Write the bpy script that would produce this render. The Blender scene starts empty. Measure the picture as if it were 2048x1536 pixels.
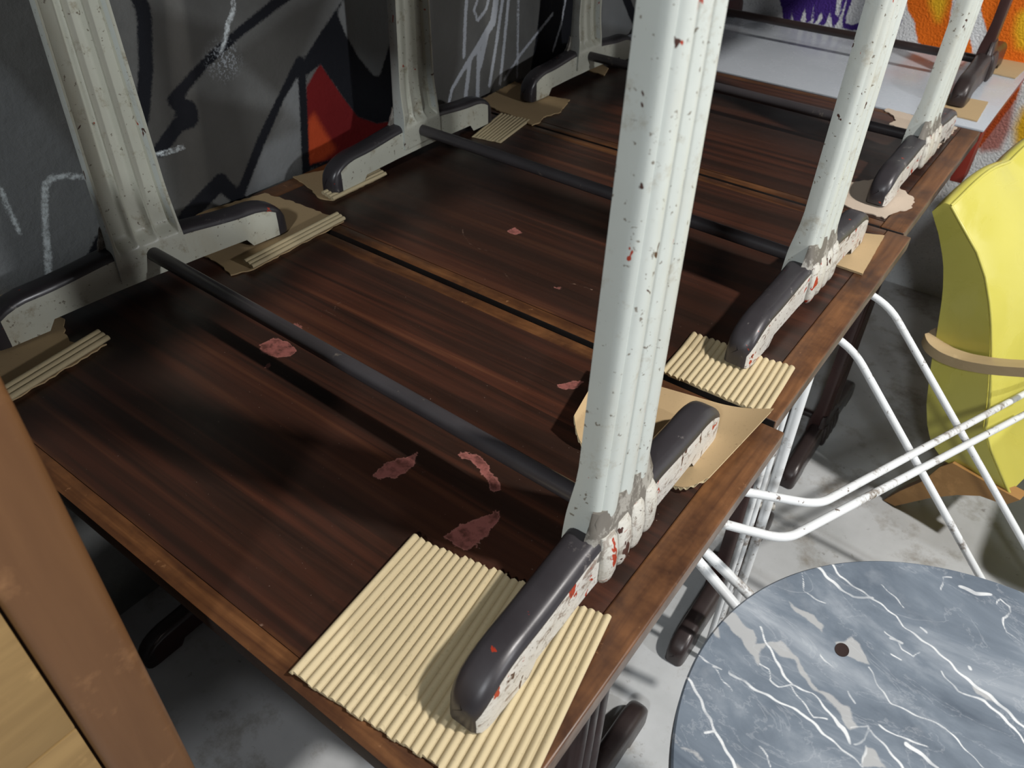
import bpy, bmesh, math, random
import numpy as np
from mathutils import Vector, Matrix

# ------------------------------------------------------------------ camera, world, lights
scene = bpy.context.scene
COL = scene.collection
CAM = np.array([0.0, 0.0, 1.40])
FPX = 1566.4
YAW, PITCH, ROLL = 0.6235, 0.681, 0.0277
_F = np.array([-math.sin(YAW)*math.cos(PITCH), math.cos(YAW)*math.cos(PITCH), -math.sin(PITCH)])
_r = np.cross(_F, [0, 0, 1]); _r /= np.linalg.norm(_r); _u = np.cross(_r, _F)
_c, _s = math.cos(ROLL), math.sin(ROLL)
_R = _c*_r + _s*_u; _U = -_s*_r + _c*_u
cam_data = bpy.data.cameras.new('camera'); cam = bpy.data.objects.new('camera', cam_data)
COL.objects.link(cam)
cam_data.sensor_width = 36.0; cam_data.lens = FPX/2048*36.0
cam_data.clip_start = 0.02
cam_data.dof.use_dof = True; cam_data.dof.focus_distance = 1.0; cam_data.dof.aperture_fstop = 10.0
m = Matrix.Identity(4)
for i in range(3):
    m[i][0] = _R[i]; m[i][1] = _U[i]; m[i][2] = -_F[i]; m[i][3] = CAM[i]
cam.matrix_world = m
scene.camera = cam

world = bpy.data.worlds.new('room_air'); scene.world = world; world.use_nodes = True
world.node_tree.nodes['Background'].inputs[0].default_value = (0.80, 0.90, 1.0, 1)
world.node_tree.nodes['Background'].inputs[1].default_value = 0.045

def area(name, loc, target, size, power, color):
    d = bpy.data.lights.new(name, 'AREA'); d.shape = 'DISK'; d.size = size; d.energy = power; d.color = color
    o = bpy.data.objects.new(name, d); COL.objects.link(o); o.location = loc
    o.rotation_euler = (Vector(target)-Vector(loc)).to_track_quat('-Z', 'Y').to_euler()
    return o
area('ceiling_lamp_aisle', (1.60, 1.05, 3.20), (-0.3, 1.0, 0.6), 0.16, 104, (1.0, 0.97, 0.92))
area('low_fill_lamp_right', (3.6, 0.75, 2.35), (-0.8, 0.8, 0.8), 0.20, 60, (0.96, 0.98, 1.0))  # unseen low lamp, added to light the left wall and feet
area('ceiling_lamp_entrance', (0.40, -1.85, 2.70), (-0.4, 0.9, 0.75), 0.22, 40, (0.93, 0.98, 1.0))

scene.view_settings.view_transform = 'Standard'
scene.view_settings.look = 'None'
scene.view_settings.exposure = 0.0
scene.view_settings.gamma = 1.0
scene.view_settings.use_curve_mapping = False

# ------------------------------------------------------------------ measuring helpers (pixel of the photo -> point of a plane of the room)
def ray(px, py):
    return _F + _R*((px-1024)/FPX) - _U*((py-768)/FPX)
def on_z(px, py, z):
    d = ray(px, py); p = CAM + d*((z-CAM[2])/d[2]); return p
def on_x(px, py, x):
    d = ray(px, py); return CAM + d*((x-CAM[0])/d[0])
def on_y(px, py, y):
    d = ray(px, py); return CAM + d*((y-CAM[1])/d[1])
def on_plane(px, py, p0, n):
    d = ray(px, py); n = np.array(n, float); return CAM + d*(((np.array(p0)-CAM)@n)/(d@n))

# ------------------------------------------------------------------ object helpers
def tag(o, label=None, cat=None, group=None, kind=None):
    if label: o['label'] = label
    if cat: o['category'] = cat
    if group: o['group'] = group
    if kind: o['kind'] = kind
    return o
def thing(name, loc, label, cat, group=None):
    o = bpy.data.objects.new(name, None); COL.objects.link(o); o.location = loc
    o.empty_display_size = 0.05
    return tag(o, label, cat, group)
def link(name, me, mats, parent=None, smooth=35):
    o = bpy.data.objects.new(name, me); COL.objects.link(o)
    for mt in (mats if isinstance(mats, (list, tuple)) else [mats]): me.materials.append(mt)
    if smooth:
        me.shade_smooth(); me.set_sharp_from_angle(angle=math.radians(smooth))
    if parent:
        o.parent = parent
        l = Vector((0, 0, 0)); p = parent
        while p: l += p.location; p = p.parent
        o.location = -l                     # meshes are built in room coordinates
    return o
def from_bm(bm, name):
    bmesh.ops.recalc_face_normals(bm, faces=bm.faces)
    me = bpy.data.meshes.new(name); bm.to_mesh(me); bm.free(); return me
def box_bm(x0, x1, y0, y1, z0, z1, bev=0.0, seg=2):
    bm = bmesh.new()
    vs = [bm.verts.new((x, y, z)) for x in (x0, x1) for y in (y0, y1) for z in (z0, z1)]
    for f in ((0,1,3,2),(4,6,7,5),(0,4,5,1),(2,3,7,6),(0,2,6,4),(1,5,7,3)): bm.faces.new([vs[i] for i in f])
    if bev: bmesh.ops.bevel(bm, geom=bm.edges[:], offset=bev, segments=seg, affect='EDGES', profile=0.6)
    return bm
def box(name, x0, x1, y0, y1, z0, z1, mat, parent=None, bev=0.0, seg=2):
    return link(name, from_bm(box_bm(x0, x1, y0, y1, z0, z1, bev, seg), name), mat, parent)
def loft(rings, closed=True, cap=True):
    """rings: list of lists of points, all the same length"""
    n = len(rings[0]); V = [tuple(p) for r in rings for p in r]; Fc = []
    for i in range(len(rings)-1):
        for j in range(n if closed else n-1):
            k = (j+1) % n
            Fc.append((i*n+j, i*n+k, (i+1)*n+k, (i+1)*n+j))
    if cap and closed:
        Fc.append(tuple(range(n-1, -1, -1))); Fc.append(tuple((len(rings)-1)*n+j for j in range(n)))
    return V, Fc
def mesh(name, V, Fc, fix=True):
    me = bpy.data.meshes.new(name); me.from_pydata([tuple(map(float, v)) for v in V], [], Fc)
    if fix:
        bm = bmesh.new(); bm.from_mesh(me); bmesh.ops.recalc_face_normals(bm, faces=bm.faces); bm.to_mesh(me); bm.free()
    return me
def fillet(pts, rad=0.04, n=6):
    P = [Vector(p) for p in pts]; out = [P[0]]
    for a, b, c in zip(P, P[1:], P[2:]):
        u = (a-b); v = (c-b); r = min(rad, u.length*.45, v.length*.45)
        s = b+u.normalized()*r; e = b+v.normalized()*r
        for k in range(n+1):
            t = k/n; out.append((1-t)**2*s+2*t*(1-t)*b+t*t*e)
    out.append(P[-1]); return out
def tube_mesh(name, pts, rad, seg=14):
    P = [Vector(p) for p in pts]; rings = []; up = None
    for i, p in enumerate(P):
        t = (P[min(i+1, len(P)-1)]-P[max(i-1, 0)]).normalized()
        if up is None:
            up = t.orthogonal().normalized()
        up = (up - t*up.dot(t)).normalized(); s = t.cross(up)
        rings.append([p+rad*(math.cos(2*math.pi*k/seg)*up+math.sin(2*math.pi*k/seg)*s) for k in range(seg)])
    V, Fc = loft(rings); return mesh(name, V, Fc)

# ------------------------------------------------------------------ signed distances of painted / stained shapes, stored as mesh attributes
def sd_poly(P, poly):
    poly = np.array(poly, float); d = np.full(len(P), 1e9); ins = np.zeros(len(P), bool)
    for a, b in zip(poly, np.roll(poly, -1, 0)):
        e = b-a; w = P-a; t = np.clip((w@e)/max(e@e, 1e-12), 0, 1)
        d = np.minimum(d, np.linalg.norm(w-t[:, None]*e, axis=1))
        c = ((a[1] <= P[:, 1]) & (b[1] > P[:, 1])) | ((b[1] <= P[:, 1]) & (a[1] > P[:, 1]))
        x = a[0]+(P[:, 1]-a[1])/(e[1] if abs(e[1]) > 1e-12 else 1e-12)*e[0]
        ins ^= c & (P[:, 0] < x)
    return np.where(ins, -d, d)
def sd_line(P, line, w):
    """w: half width, number or one per point"""
    line = np.array(line, float); d = np.full(len(P), 1e9)
    w = np.full(len(line), w) if np.isscalar(w) else np.array(w, float)
    for i in range(len(line)-1):
        a, b = line[i], line[i+1]; e = b-a; q = P-a; t = np.clip((q@e)/max(e@e, 1e-12), 0, 1)
        d = np.minimum(d, np.linalg.norm(q-t[:, None]*e, axis=1)-(w[i]*(1-t)+w[i+1]*t))
    return d
def set_attr(me, name, vals):
    a = me.attributes.new(name, 'FLOAT', 'POINT'); a.data.foreach_set('value', np.asarray(vals, np.float32))
def grid_slab(u0, u1, v0, v1, nu, nv, f):
    """a grid of points f(u,v); returns V, faces, UV list"""
    U = np.linspace(u0, u1, nu); W = np.linspace(v0, v1, nv)
    uu, vv = np.meshgrid(U, W); P = np.c_[uu.ravel(), vv.ravel()]
    V = [f(a, b) for a, b in P]
    Fc = [(j*nu+i, j*nu+i+1, (j+1)*nu+i+1, (j+1)*nu+i) for j in range(nv-1) for i in range(nu-1)]
    return V, Fc, P

# ------------------------------------------------------------------ materials
class NT:
    def __init__(s, name):
        s.m = bpy.data.materials.new(name); s.m.use_nodes = True; s.t = s.m.node_tree; s.n = s.t.nodes
        s.b = s.n['Principled BSDF']; s.co = None
    def new(s, ty, **kw):
        o = s.n.new(ty)
        for k, v in kw.items(): setattr(o, k, v)
        return o
    def put(s, sock, v):
        if v is None: return
        if hasattr(v, 'is_output') or isinstance(v, bpy.types.NodeSocket): s.t.links.new(v, sock)
        else:
            if isinstance(v, (tuple, list)) and len(v) == 3 and sock.type == 'RGBA': v = (*v, 1)
            sock.default_value = v
    def coord(s, scale=(1, 1, 1), rot=(0, 0, 0), loc=(0, 0, 0), kind='Object'):
        tc = s.new('ShaderNodeTexCoord'); mp = s.new('ShaderNodeMapping')
        s.t.links.new(tc.outputs[kind], mp.inputs[0]); mp.inputs['Scale'].default_value = scale
        mp.inputs['Rotation'].default_value = rot; mp.inputs['Location'].default_value = loc
        return mp.outputs[0]
    def noise(s, scale, detail=4, rough=.55, co=None, dist=0):
        o = s.new('ShaderNodeTexNoise'); s.put(o.inputs['Scale'], scale); s.put(o.inputs['Detail'], detail)
        s.put(o.inputs['Roughness'], rough); s.put(o.inputs['Distortion'], dist)
        s.put(o.inputs['Vector'], co if co is not None else s.coord()); return o.outputs[0]
    def ramp(s, fac, stops, interp='LINEAR'):
        o = s.new('ShaderNodeValToRGB'); o.color_ramp.interpolation = interp; s.put(o.inputs[0], fac)
        e = o.color_ramp.elements
        while len(e) < len(stops): e.new(.5)
        for el, (p, c) in zip(e, stops):
            el.position = p; el.color = (c, c, c, 1) if np.isscalar(c) else (*c, 1)
        return o.outputs[0]
    def step(s, fac, a, b, lo=0.0, hi=1.0):
        o = s.new('ShaderNodeMapRange'); o.interpolation_type = 'SMOOTHSTEP'
        s.put(o.inputs[0], fac); s.put(o.inputs[1], a); s.put(o.inputs[2], b); s.put(o.inputs[3], lo); s.put(o.inputs[4], hi)
        return o.outputs[0]
    def math(s, op, a, b=None, clamp=False):
        o = s.new('ShaderNodeMath', operation=op, use_clamp=clamp); s.put(o.inputs[0], a)
        if b is not None: s.put(o.inputs[1], b)
        return o.outputs[0]
    def mix(s, fac, a, b, mode='MIX'):
        o = s.new('ShaderNodeMix', data_type='RGBA', blend_type=mode); s.put(o.inputs[0], fac)
        s.put(o.inputs[6], a); s.put(o.inputs[7], b); return o.outputs[2]
    def attr(s, name):
        o = s.new('ShaderNodeAttribute', attribute_name=name); return o.outputs['Fac']
    def sepz(s, v, k='Z'):
        o = s.new('ShaderNodeSeparateXYZ'); s.put(o.inputs[0], v); return o.outputs[k]
    def bump(s, h, strength=.3, dist=.002):
        o = s.new('ShaderNodeBump'); s.put(o.inputs['Height'], h); s.put(o.inputs['Strength'], strength); s.put(o.inputs['Distance'], dist)
        s.t.links.new(o.outputs[0], s.b.inputs['Normal'])
    def out(s, color=None, rough=None, metal=None, spec=None, coat=None):
        s.put(s.b.inputs['Base Color'], color); s.put(s.b.inputs['Roughness'], rough); s.put(s.b.inputs['Metallic'], metal)
        s.put(s.b.inputs['Specular IOR Level'], spec)
        if coat is not None: s.put(s.b.inputs['Coat Weight'], coat)
        return s.m

def mat_veneer(name, seed, stains=True):
    t = NT(name)
    co = t.coord((.9, 34, 34), loc=(seed*3.1, seed*7.7, 0)); n1 = t.noise(1.0, 5, .6, co, .6)
    co2 = t.coord((3, 210, 210), loc=(seed, seed, 0)); n2 = t.noise(1.0, 3, .6, co2)
    co3 = t.coord((.6, 7, 7), loc=(seed*5, 0, 0)); n3 = t.noise(1.0, 3, .5, co3, .3)
    c = t.ramp(n1, [(.30, (.009, .0055, .0048)), (.46, (.024, .0105, .0075)), (.58, (.060, .0195, .0115)), (.72, (.115, .042, .020))])
    c = t.mix(t.ramp(n3, [(.36, .75), (.62, 0)]), c, (.016, .0085, .0065))
    c = t.mix(t.math('MULTIPLY', n2, .35), c, (.05, .024, .014))
    if stains:
        nz = t.math('MULTIPLY', t.math('SUBTRACT', t.noise(55, 5, .7), .5), .022)
        sd = t.math('ADD', t.attr('stain'), nz)
        msk = t.step(sd, -.0005, .0012, 1, 0)
        pat = t.ramp(t.noise(70, 4, .65), [(.36, .25), (.56, .85)])
        c = t.mix(t.math('MULTIPLY', msk, pat), c, (.30, .105, .09))
        rim = t.step(t.math('ABSOLUTE', sd), 0, .0016, .5, 0)
        c = t.mix(rim, c, (.36, .15, .125))
        rg = t.math('ADD', t.attr('scratch'), t.math('MULTIPLY', t.math('SUBTRACT', t.noise(120, 3), .5), .003))
        c = t.mix(t.math('MULTIPLY', t.step(rg, -.0002, .0009, .75, 0), t.ramp(t.noise(30, 3), [(.4, 0), (.6, 1)])), c, (.30, .20, .15))
        wn = t.math('ADD', t.attr('edge_wear'), t.math('MULTIPLY', t.math('SUBTRACT', t.noise(1.0, 4, .6, t.coord((6, 40, 40))), .5), .03))
        c = t.mix(t.step(wn, -.006, .004, .9, 0), c, t.mix(n2, (.075, .027, .011), (.15, .062, .023)))
    sp = t.ramp(t.noise(330, 2, .5), [(.765, 0), (.785, 1)])
    c = t.mix(t.math('MULTIPLY', sp, .5), c, (.34, .26, .22))
    r = t.ramp(t.noise(9, 5, .65), [(.3, .30), (.7, .46)])
    t.bump(n2, .08, .0006)
    return t.out(c, r, spec=.42)
def mat_lipping(name, axis, seed=0, base=((.055, .02, .009), (.115, .046, .018), (.20, .088, .034))):
    t = NT(name); sc = [70, 70, 70]; sc[axis] = 5
    n1 = t.noise(1, 5, .6, t.coord(tuple(sc), loc=(seed, seed*2, 0)), .4)
    n2 = t.noise(7, 5, .7, t.coord(loc=(seed*3, 0, seed)))
    c = t.ramp(n1, [(.3, base[0]), (.5, base[1]), (.75, base[2])])
    c = t.mix(t.ramp(n2, [(.34, .85), (.56, 0)]), c, (.028, .012, .008))
    c = t.mix(t.ramp(t.noise(46, 4, .7), [(.66, 0), (.72, .6)]), c, (.26, .13, .06))
    t.bump(n1, .12, .0008)
    return t.out(c, t.ramp(n2, [(.3, .32), (.7, .5)]), spec=.4)
def mat_paint(name, base=(.66, .68, .60), dirt=(.25, .19, .11), chips=.62, red=True, flake=0.0, grime=.5):
    """old white paint on cast iron: rust stains, red-lead and dark chips"""
    t = NT(name)
    c = t.mix(t.noise(16, 4, .6), base, tuple(v*.88 for v in base))
    c = t.mix(t.ramp(t.noise(26, 6, .75), [(.56, 0), (.70, grime)]), c, dirt)
    c = t.mix(t.ramp(t.noise(1, 5, .7, t.coord((9, 9, 3), loc=(3, 9, 1))), [(.52, 0), (.78, grime*.9)]), c, (.42, .36, .25))
    hgt = t.noise(60, 6, .7)
    if flake:
        fl = t.noise(1, 6, .75, t.coord((130, 38, 80)), .5)
        c = t.mix(t.ramp(fl, [(.56, 0), (.60, flake)]), c, (.20, .15, .12))
        c = t.mix(t.ramp(t.noise(1, 4, .7, t.coord((90, 30, 70), loc=(4, 4, 4)), .3), [(.655, 0), (.67, 1)]), c, (.30, .040, .018))
        c = t.mix(t.ramp(t.noise(1, 5, .75, t.coord((110, 50, 80), loc=(9, 1, 4)), .3), [(.635, 0), (.655, 1)]), c, (.06, .028, .025))
        hgt = fl
    if red:
        rd = t.noise(46, 3, .6, t.coord((1, 1, .6), loc=(7, 2, 5)), .4)
        c = t.mix(t.ramp(rd, [(chips+.075, 0), (chips+.085, 1)]), c, (.34, .035, .012))
        c = t.mix(t.ramp(t.noise(50, 3, .6, t.coord((1, 1, .6), loc=(1, 6, 8)), .5), [(chips+.085, 0), (chips+.10, 1)]), c, (.06, .024, .018))
    c = t.mix(t.ramp(t.noise(150, 3, .6), [(.655, 0), (.69, .8)]), c, (.12, .09, .06))
    t.bump(hgt, .25 if not flake else .6, .0010 if not flake else .0022)
    return t.out(c, t.ramp(t.noise(24, 4), [(.3, .26), (.7, .46)]), spec=.5)
def mat_iron(name, base=(.046, .041, .046), worn=(.20, .18, .17), thr=.64, rough=(.26, .44), red=False):
    t = NT(name)
    c = t.mix(t.noise(12, 5, .65), base, tuple(v*.55 for v in base))
    c = t.mix(t.ramp(t.noise(28, 6, .75, t.coord(loc=(2, 5, 3))), [(thr, 0), (thr+.06, .7)]), c, worn)
    if red: c = t.mix(t.ramp(t.noise(40, 4, .6, t.coord(loc=(5, 3, 8)), .4), [(.69, 0), (.70, 1)]), c, (.33, .03, .012))
    t.bump(t.noise(80, 4), .10, .0008)
    return t.out(c, t.ramp(t.noise(18, 5, .6), [(.3, rough[0]), (.7, rough[1])]), metal=.15, spec=.55)
def mat_board(name, base=(.50, .36, .19), var=.14):
    t = NT(name)
    c = t.mix(t.noise(7, 5, .6), base, tuple(v*(1-var) for v in base))
    c = t.mix(t.ramp(t.noise(260, 2), [(.64, 0), (.70, .35)]), c, tuple(v*.62 for v in base))
    t.bump(t.noise(300, 3), .12, .0005)
    return t.out(c, .82, spec=.2)

M = {}
for i in range(3): M['veneer%d' % i] = mat_veneer('dark_rosewood_veneer', i+1)
M['lip_x'] = mat_lipping('worn_lipping_long', 0, 1, ((.05, .019, .008), (.098, .039, .014), (.17, .072, .026)))
M['lip_y'] = mat_lipping('worn_lipping_end', 1, 4, ((.07, .027, .011), (.135, .056, .021), (.21, .092, .035)))
M['edge_dark'] = mat_iron('darkened_edge', (.014, .008, .006), (.05, .025, .015), .66, (.5, .7))  # board sides coloured near-black to deepen the shaded gaps between tabletops
M['edge_dusty'] = mat_lipping('dusty_edge', 1, 6, ((.10, .070, .055), (.17, .125, .10), (.23, .18, .15)))
M['paint'] = mat_paint('old_white_enamel', (.53, .56, .53), grime=.5)
M['paint_in'] = mat_paint('yellowed_white_enamel', (.52, .52, .44), (.22, .165, .09), .64, grime=.75)
M['hub'] = mat_paint('chipped_hub_enamel', (.56, .54, .49), (.26, .22, .17), .56, True, .6, .8)
M['flaky'] = mat_paint('flaking_white_enamel', (.60, .58, .54), (.30, .25, .19), .56, True, .85, .6)
M['iron'] = mat_iron('worn_dark_iron', thr=.62, red=True)
M['iron_dusty'] = mat_iron('dusty_iron', (.20, .18, .155), (.42, .40, .36), .50, (.45, .7))
M['iron_brown'] = mat_iron('brown_black_iron', (.042, .029, .028), (.10, .07, .06), .66)
M['iron_maroon'] = mat_iron('maroon_iron', (.052, .020, .018), (.10, .06, .05), .66)
M['rod'] = mat_iron('worn_stretcher_iron', (.072, .065, .070), (.22, .19, .16), .63, (.28, .42))
M['kraft'] = mat_board('kraft_board', (.47, .335, .185))
M['kraft_flute'] = mat_board('corrugated_kraft', (.53, .435, .27))
M['kraft_pale'] = mat_board('pale_torn_board', (.55, .45, .36))

# ------------------------------------------------------------------ setting: floor and walls
XW, YW = -1.19, 2.66
t = NT('grey_concrete_floor')
c = t.ramp(t.noise(2.2, 7, .6), [(.30, (.36, .37, .37)), (.55, (.52, .53, .54)), (.75, (.62, .63, .64))])
c = t.mix(t.ramp(t.noise(6, 6, .72, t.coord(loc=(3, 1, 0))), [(.52, 0), (.68, .7)]), c, (.17, .135, .09))
c = t.mix(t.ramp(t.noise(38, 4, .6), [(.66, 0), (.72, .6)]), c, (.14, .12, .10))
t.bump(t.noise(90, 5), .12, .002); M['floor'] = t.out(c, t.ramp(t.noise(8, 4), [(.3, .42), (.7, .62)]), spec=.35)
fl = link('floor', mesh('floor', [(XW-.02, -3, 0), (4, -3, 0), (4, YW+.02, 0), (XW-.02, YW+.02, 0), (XW-.02, -3, -.05), (4, -3, -.05), (4, YW+.02, -.05), (XW-.02, YW+.02, -.05)],
    [(0, 1, 2, 3), (4, 7, 6, 5), (0, 4, 5, 1), (1, 5, 6, 2), (2, 6, 7, 3), (3, 7, 4, 0)]), M['floor'], smooth=0); tag(fl, kind='structure')

# left wall: bare concrete with spray paint
def WL(pts): return [(on_x(x, y, XW)[1], on_x(x, y, XW)[2]) for x, y in pts]
PXM = 1/1000.0
V, Fc, P = grid_slab(-0.6, YW, 0.0, 1.75, 420, 225, lambda a, b: (XW, a, b))
nb = len(V)
V += [(XW-.1, -.6, 0), (XW-.1, YW, 0), (XW-.1, YW, 1.75), (XW-.1, -.6, 1.75)]
Fc = [f[::1] for f in Fc]; Fc.append((nb, nb+3, nb+2, nb+1))
me = mesh('wall_left', V, Fc, fix=False)
def ext(vals, n): return np.r_[vals, np.full(n-len(vals), 9.0)]
Q = P
black = [sd_line(Q, WL([(262, -40), (288, 25), (292, 137), (284, 240), (268, 275)]), .0105),
    sd_line(Q, WL([(600, -30), (560, 0), (478, 65), (410, 126), (346, 200)]), [.009, .008, .006, .006, .009]),
    sd_line(Q, WL([(346, 200), (375, 222), (380, 236), (358, 248), (318, 302)]), [.009, .016, .015, .011, .010]),
    sd_line(Q, WL([(600, 125), (564, 191), (523, 280), (480, 390)]), [.010, .006, .008, .008]),
    sd_poly(Q, WL([(687, 0), (672, 25), (689, 68), (716, 116), (747, 154), (760, 154), (771, 120), (781, 85), (800, 60), (805, 236), (754, 246), (716, 232), (685, 191), (641, 126), (612, 150), (603, 130), (640, 70), (700, -20)])),
    sd_line(Q, WL([(603, 130), (608, 240), (612, 345)]), .0075),
    sd_line(Q, WL([(612, 338), (700, 312), (800, 252)]), .004),
    sd_line(Q, WL([(372, 436), (441, 364)]), .014), sd_line(Q, WL([(441, 364), (481, 402)]), .012),
    sd_line(Q, WL([(215, 462), (192, 505), (172, 550)]), .010), sd_line(Q, WL([(200, 478), (228, 498)]), .007),
    sd_poly(Q, WL([(1060, 155), (1075, 60), (1085, -20), (1150, -20), (1150, 100)])),
    sd_line(Q, WL([(1246, -20), (1262, 22), (1275, 50)]), .014)]
dark = [sd_poly(Q, WL([(300, 20), (440, 60), (342, 205), (360, 240), (300, 310), (290, 200)])),
    sd_poly(Q, WL([(385, 190), (560, 230), (520, 290), (478, 395), (440, 350), (360, 430), (320, 300)])),
    sd_poly(Q, WL([(860, -20), (925, -20), (915, 130), (900, 200), (862, 220)])),
    sd_poly(Q, WL([(470, 110), (590, 20), (660, -20), (600, 120), (560, 190)]))]
light = [sd_poly(Q, WL([(598, 140), (566, 195), (606, 250)])), sd_poly(Q, WL([(520, 300), (600, 265), (600, 330), (520, 380), (490, 392)])),
    sd_poly(Q, WL([(685, 0), (676, 20), (689, 68), (716, 116), (747, 154), (760, 154), (771, 120), (781, 85), (786, -20), (690, -20)])),
    sd_poly(Q, WL([(0, 140), (160, 330), (235, 520), (100, 600), (-100, 700), (-100, 100)])), sd_poly(Q, WL([(1180, 40), (1190, -20), (1245, -20), (1265, 60)]))]
redp = sd_poly(Q, WL([(612, 175), (641, 126), (685, 191), (716, 232), (754, 246), (802, 239), (771, 270), (700, 308), (614, 336)]))
oran = sd_poly(Q, WL([(613, 240), (629, 222), (652, 262), (676, 300), (645, 325), (613, 334)]))
wl = lambda pts, w: sd_line(Q, WL(pts), w)
white = [wl([(462, -30), (468, 20), (455, 50), (451, 78), (441, 106)], [.002, .002, .003, .002, .0012]),
    wl([(301, 314), (367, 294)], .002), wl([(178, 355), (137, 352), (103, 355), (90, 372), (90, 444), (96, 513), (97, 570)], [.002, .0028, .0028, .0034, .003, .0034, .0036]),
    wl([(0, 376), (20, 427), (41, 465)], .0018)]
drip = [wl([(935, -30), (930, 51), (928, 113)], .0045), wl([(982, -20), (972, 20), (955, 41), (948, 20), (962, -20)], .003),
    wl([(995, -20), (986, 44), (955, 95), (928, 137), (904, 178), (897, 210)], [.009, .010, .007, .005, .004, .003]),
    wl([(1008, -20), (993, 85), (979, 171)], .0045), wl([(1019, -20), (1007, 102), (1000, 168)], .0045), wl([(1037, -20), (1034, 154)], .003),
    wl([(1008, 160), (1041, 109), (1106, 27)], .003), wl([(1132, -5), (1122, 50), (1106, 102)], .003), wl([(940, 120), (931, 195)], .006),
    wl([(958, 92), (955, 195)], .006), wl([(975, 60), (960, 130)], .008)]
mn = lambda L: np.min(np.array(L), axis=0)
for nm, a in (('black', mn(black)), ('dark', mn(dark)), ('light', mn(light)), ('red', redp), ('orange', oran), ('white', mn(white)), ('drip', mn(drip)),
              ('cloud', np.linalg.norm(Q-np.array(WL([(447, 122)])[0]), axis=1)), ('crack', wl([(533, -10), (547, 85), (574, 253)], .0005))):
    set_attr(me, nm, ext(a, len(me.vertices)))
t = NT('sprayed_concrete')
n1 = t.noise(6, 6, .62); nf = t.noise(260, 3, .6); jit = t.math('MULTIPLY', t.math('SUBTRACT', nf, .5), .008)
c = t.ramp(n1, [(.3, (.10, .10, .095)), (.7, (.165, .165, .16))])
A = lambda k: t.math('ADD', t.attr(k), jit)
c = t.mix(t.step(A('light'), -.01, .02, .75, 0), c, t.mix(n1, (.19, .20, .21), (.26, .27, .27)))
c = t.mix(t.step(A('dark'), -.012, .02, .7, 0), c, (.060, .056, .050))
c = t.mix(t.step(A('red'), -.003, .004, 1, 0), c, t.mix(n1, (.13, .006, .008), (.19, .010, .010)))
c = t.mix(t.step(A('orange'), -.012, .006, 1, 0), c, (.50, .065, .018))
c = t.mix(t.step(A('black'), -.001, .0045, 1, 0), c, (.008, .009, .013))
c = t.mix(t.step(A('drip'), -.001, .003, .9, 0), c, (.50, .53, .58))
c = t.mix(t.math('MULTIPLY', t.step(A('white'), -.001, .004, .95, 0), t.ramp(t.noise(170, 3, .7), [(.30, .25), (.55, 1)])), c, (.78, .84, .86))
c = t.mix(t.math('MULTIPLY', t.step(t.attr('cloud'), 0, .045, 1, 0), t.ramp(nf, [(.5, 0), (.62, 1)])), c, (.48, .52, .56))
c = t.mix(t.step(t.math('ADD', t.attr('crack'), t.math('MULTIPLY', t.math('SUBTRACT', t.noise(40, 3), .5), .006)), 0, .001, .8, 0), c, (.02, .02, .02))
t.bump(t.noise(34, 7, .68), .45, .006)
M['wall_l'] = t.out(c, .8, spec=.25)
tag(link('wall_left', me, M['wall_l'], smooth=60), kind='structure')

# far wall: white stucco with lettering in purple and orange flames
S5 = lambda L: [(1450+x/3.425, y/3.425) for x, y in L]
def WF(pts): return [(on_y(x, y, YW)[0], on_y(x, y, YW)[2]) for x, y in pts]
V, Fc, P = grid_slab(XW, 2.2, 0.0, 1.75, 520, 270, lambda a, b: (a, YW, b))
nb = len(V); V += [(XW, YW+.1, 0), (2.2, YW+.1, 0), (2.2, YW+.1, 1.75), (XW, YW+.1, 1.75)]; Fc.append((nb, nb+1, nb+2, nb+3))
me = mesh('wall_back', V, Fc, fix=False); Q = P
pz = lambda L: sd_poly(Q, WF(S5(L)))
purple = mn([pz([(365, -40), (395, 70), (398, 128), (460, 138), (520, 148), (590, 158), (630, 166), (690, 172), (745, 190), (772, 150), (805, 60), (840, -40)]),
    pz([(845, -20), (875, -20), (835, 90), (822, 160), (872, 175), (940, 150), (962, 110), (980, 0), (1010, 0), (985, 150), (930, 200), (860, 205), (805, 188), (808, 120)]),
    pz([(1180, 85), (1212, 140), (1155, 232), (1110, 270), (1105, 200)])])
gaps = mn([pz([(458, 62), (472, 145), (446, 142)]), pz([(552, 45), (560, 155), (508, 155)]), pz([(613, 28), (606, 165), (578, 165)]),
    pz([(671, 60), (670, 130), (628, 178), (610, 168)]), pz([(722, 72), (740, 195), (676, 190)]), pz([(770, -40), (812, -40), (776, 122), (755, 100)])])
purple = np.maximum(purple, -gaps)
orange = mn([pz([(1243, -60), (1250, 60), (1300, 150), (1310, 220), (1325, 292), (1400, 330), (1480, 330), (1520, 250), (1565, -60)]),
    pz([(1590, 360), (1610, 238), (1640, 282), (1666, 228), (1698, 370)]), pz([(1743, -60), (1760, 80), (1805, 250), (1850, 320), (1930, 440), (2300, 470), (2300, -60)]),
    sd_poly(Q, WF([(2060, 120), (2030, 200), (1985, 262), (1955, 300), (1945, 275), (1960, 200), (2020, 110), (2100, 90)]))])
yellow = mn([pz([(1375, -60), (1400, 55), (1440, 150), (1475, 160), (1520, 60), (1550, -60)]), pz([(1990, 110), (1970, 220), (1990, 330), (2060, 360), (2200, 360), (2200, 60), (2030, 60)]),
    sd_poly(Q, WF([(2090, 190), (2040, 215), (2024, 255), (2026, 330), (2200, 330), (2200, 190)]))])
redd = sd_poly(Q, WF([(2048, 150), (2030, 210), (2020, 260), (2000, 300), (1960, 305), (1950, 270), (1985, 230), (2015, 180)]))
for nm, a in (('purple', purple), ('orange', orange), ('yellow', yellow), ('redd', redd)): set_attr(me, nm, ext(a, len(me.vertices)))
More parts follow.
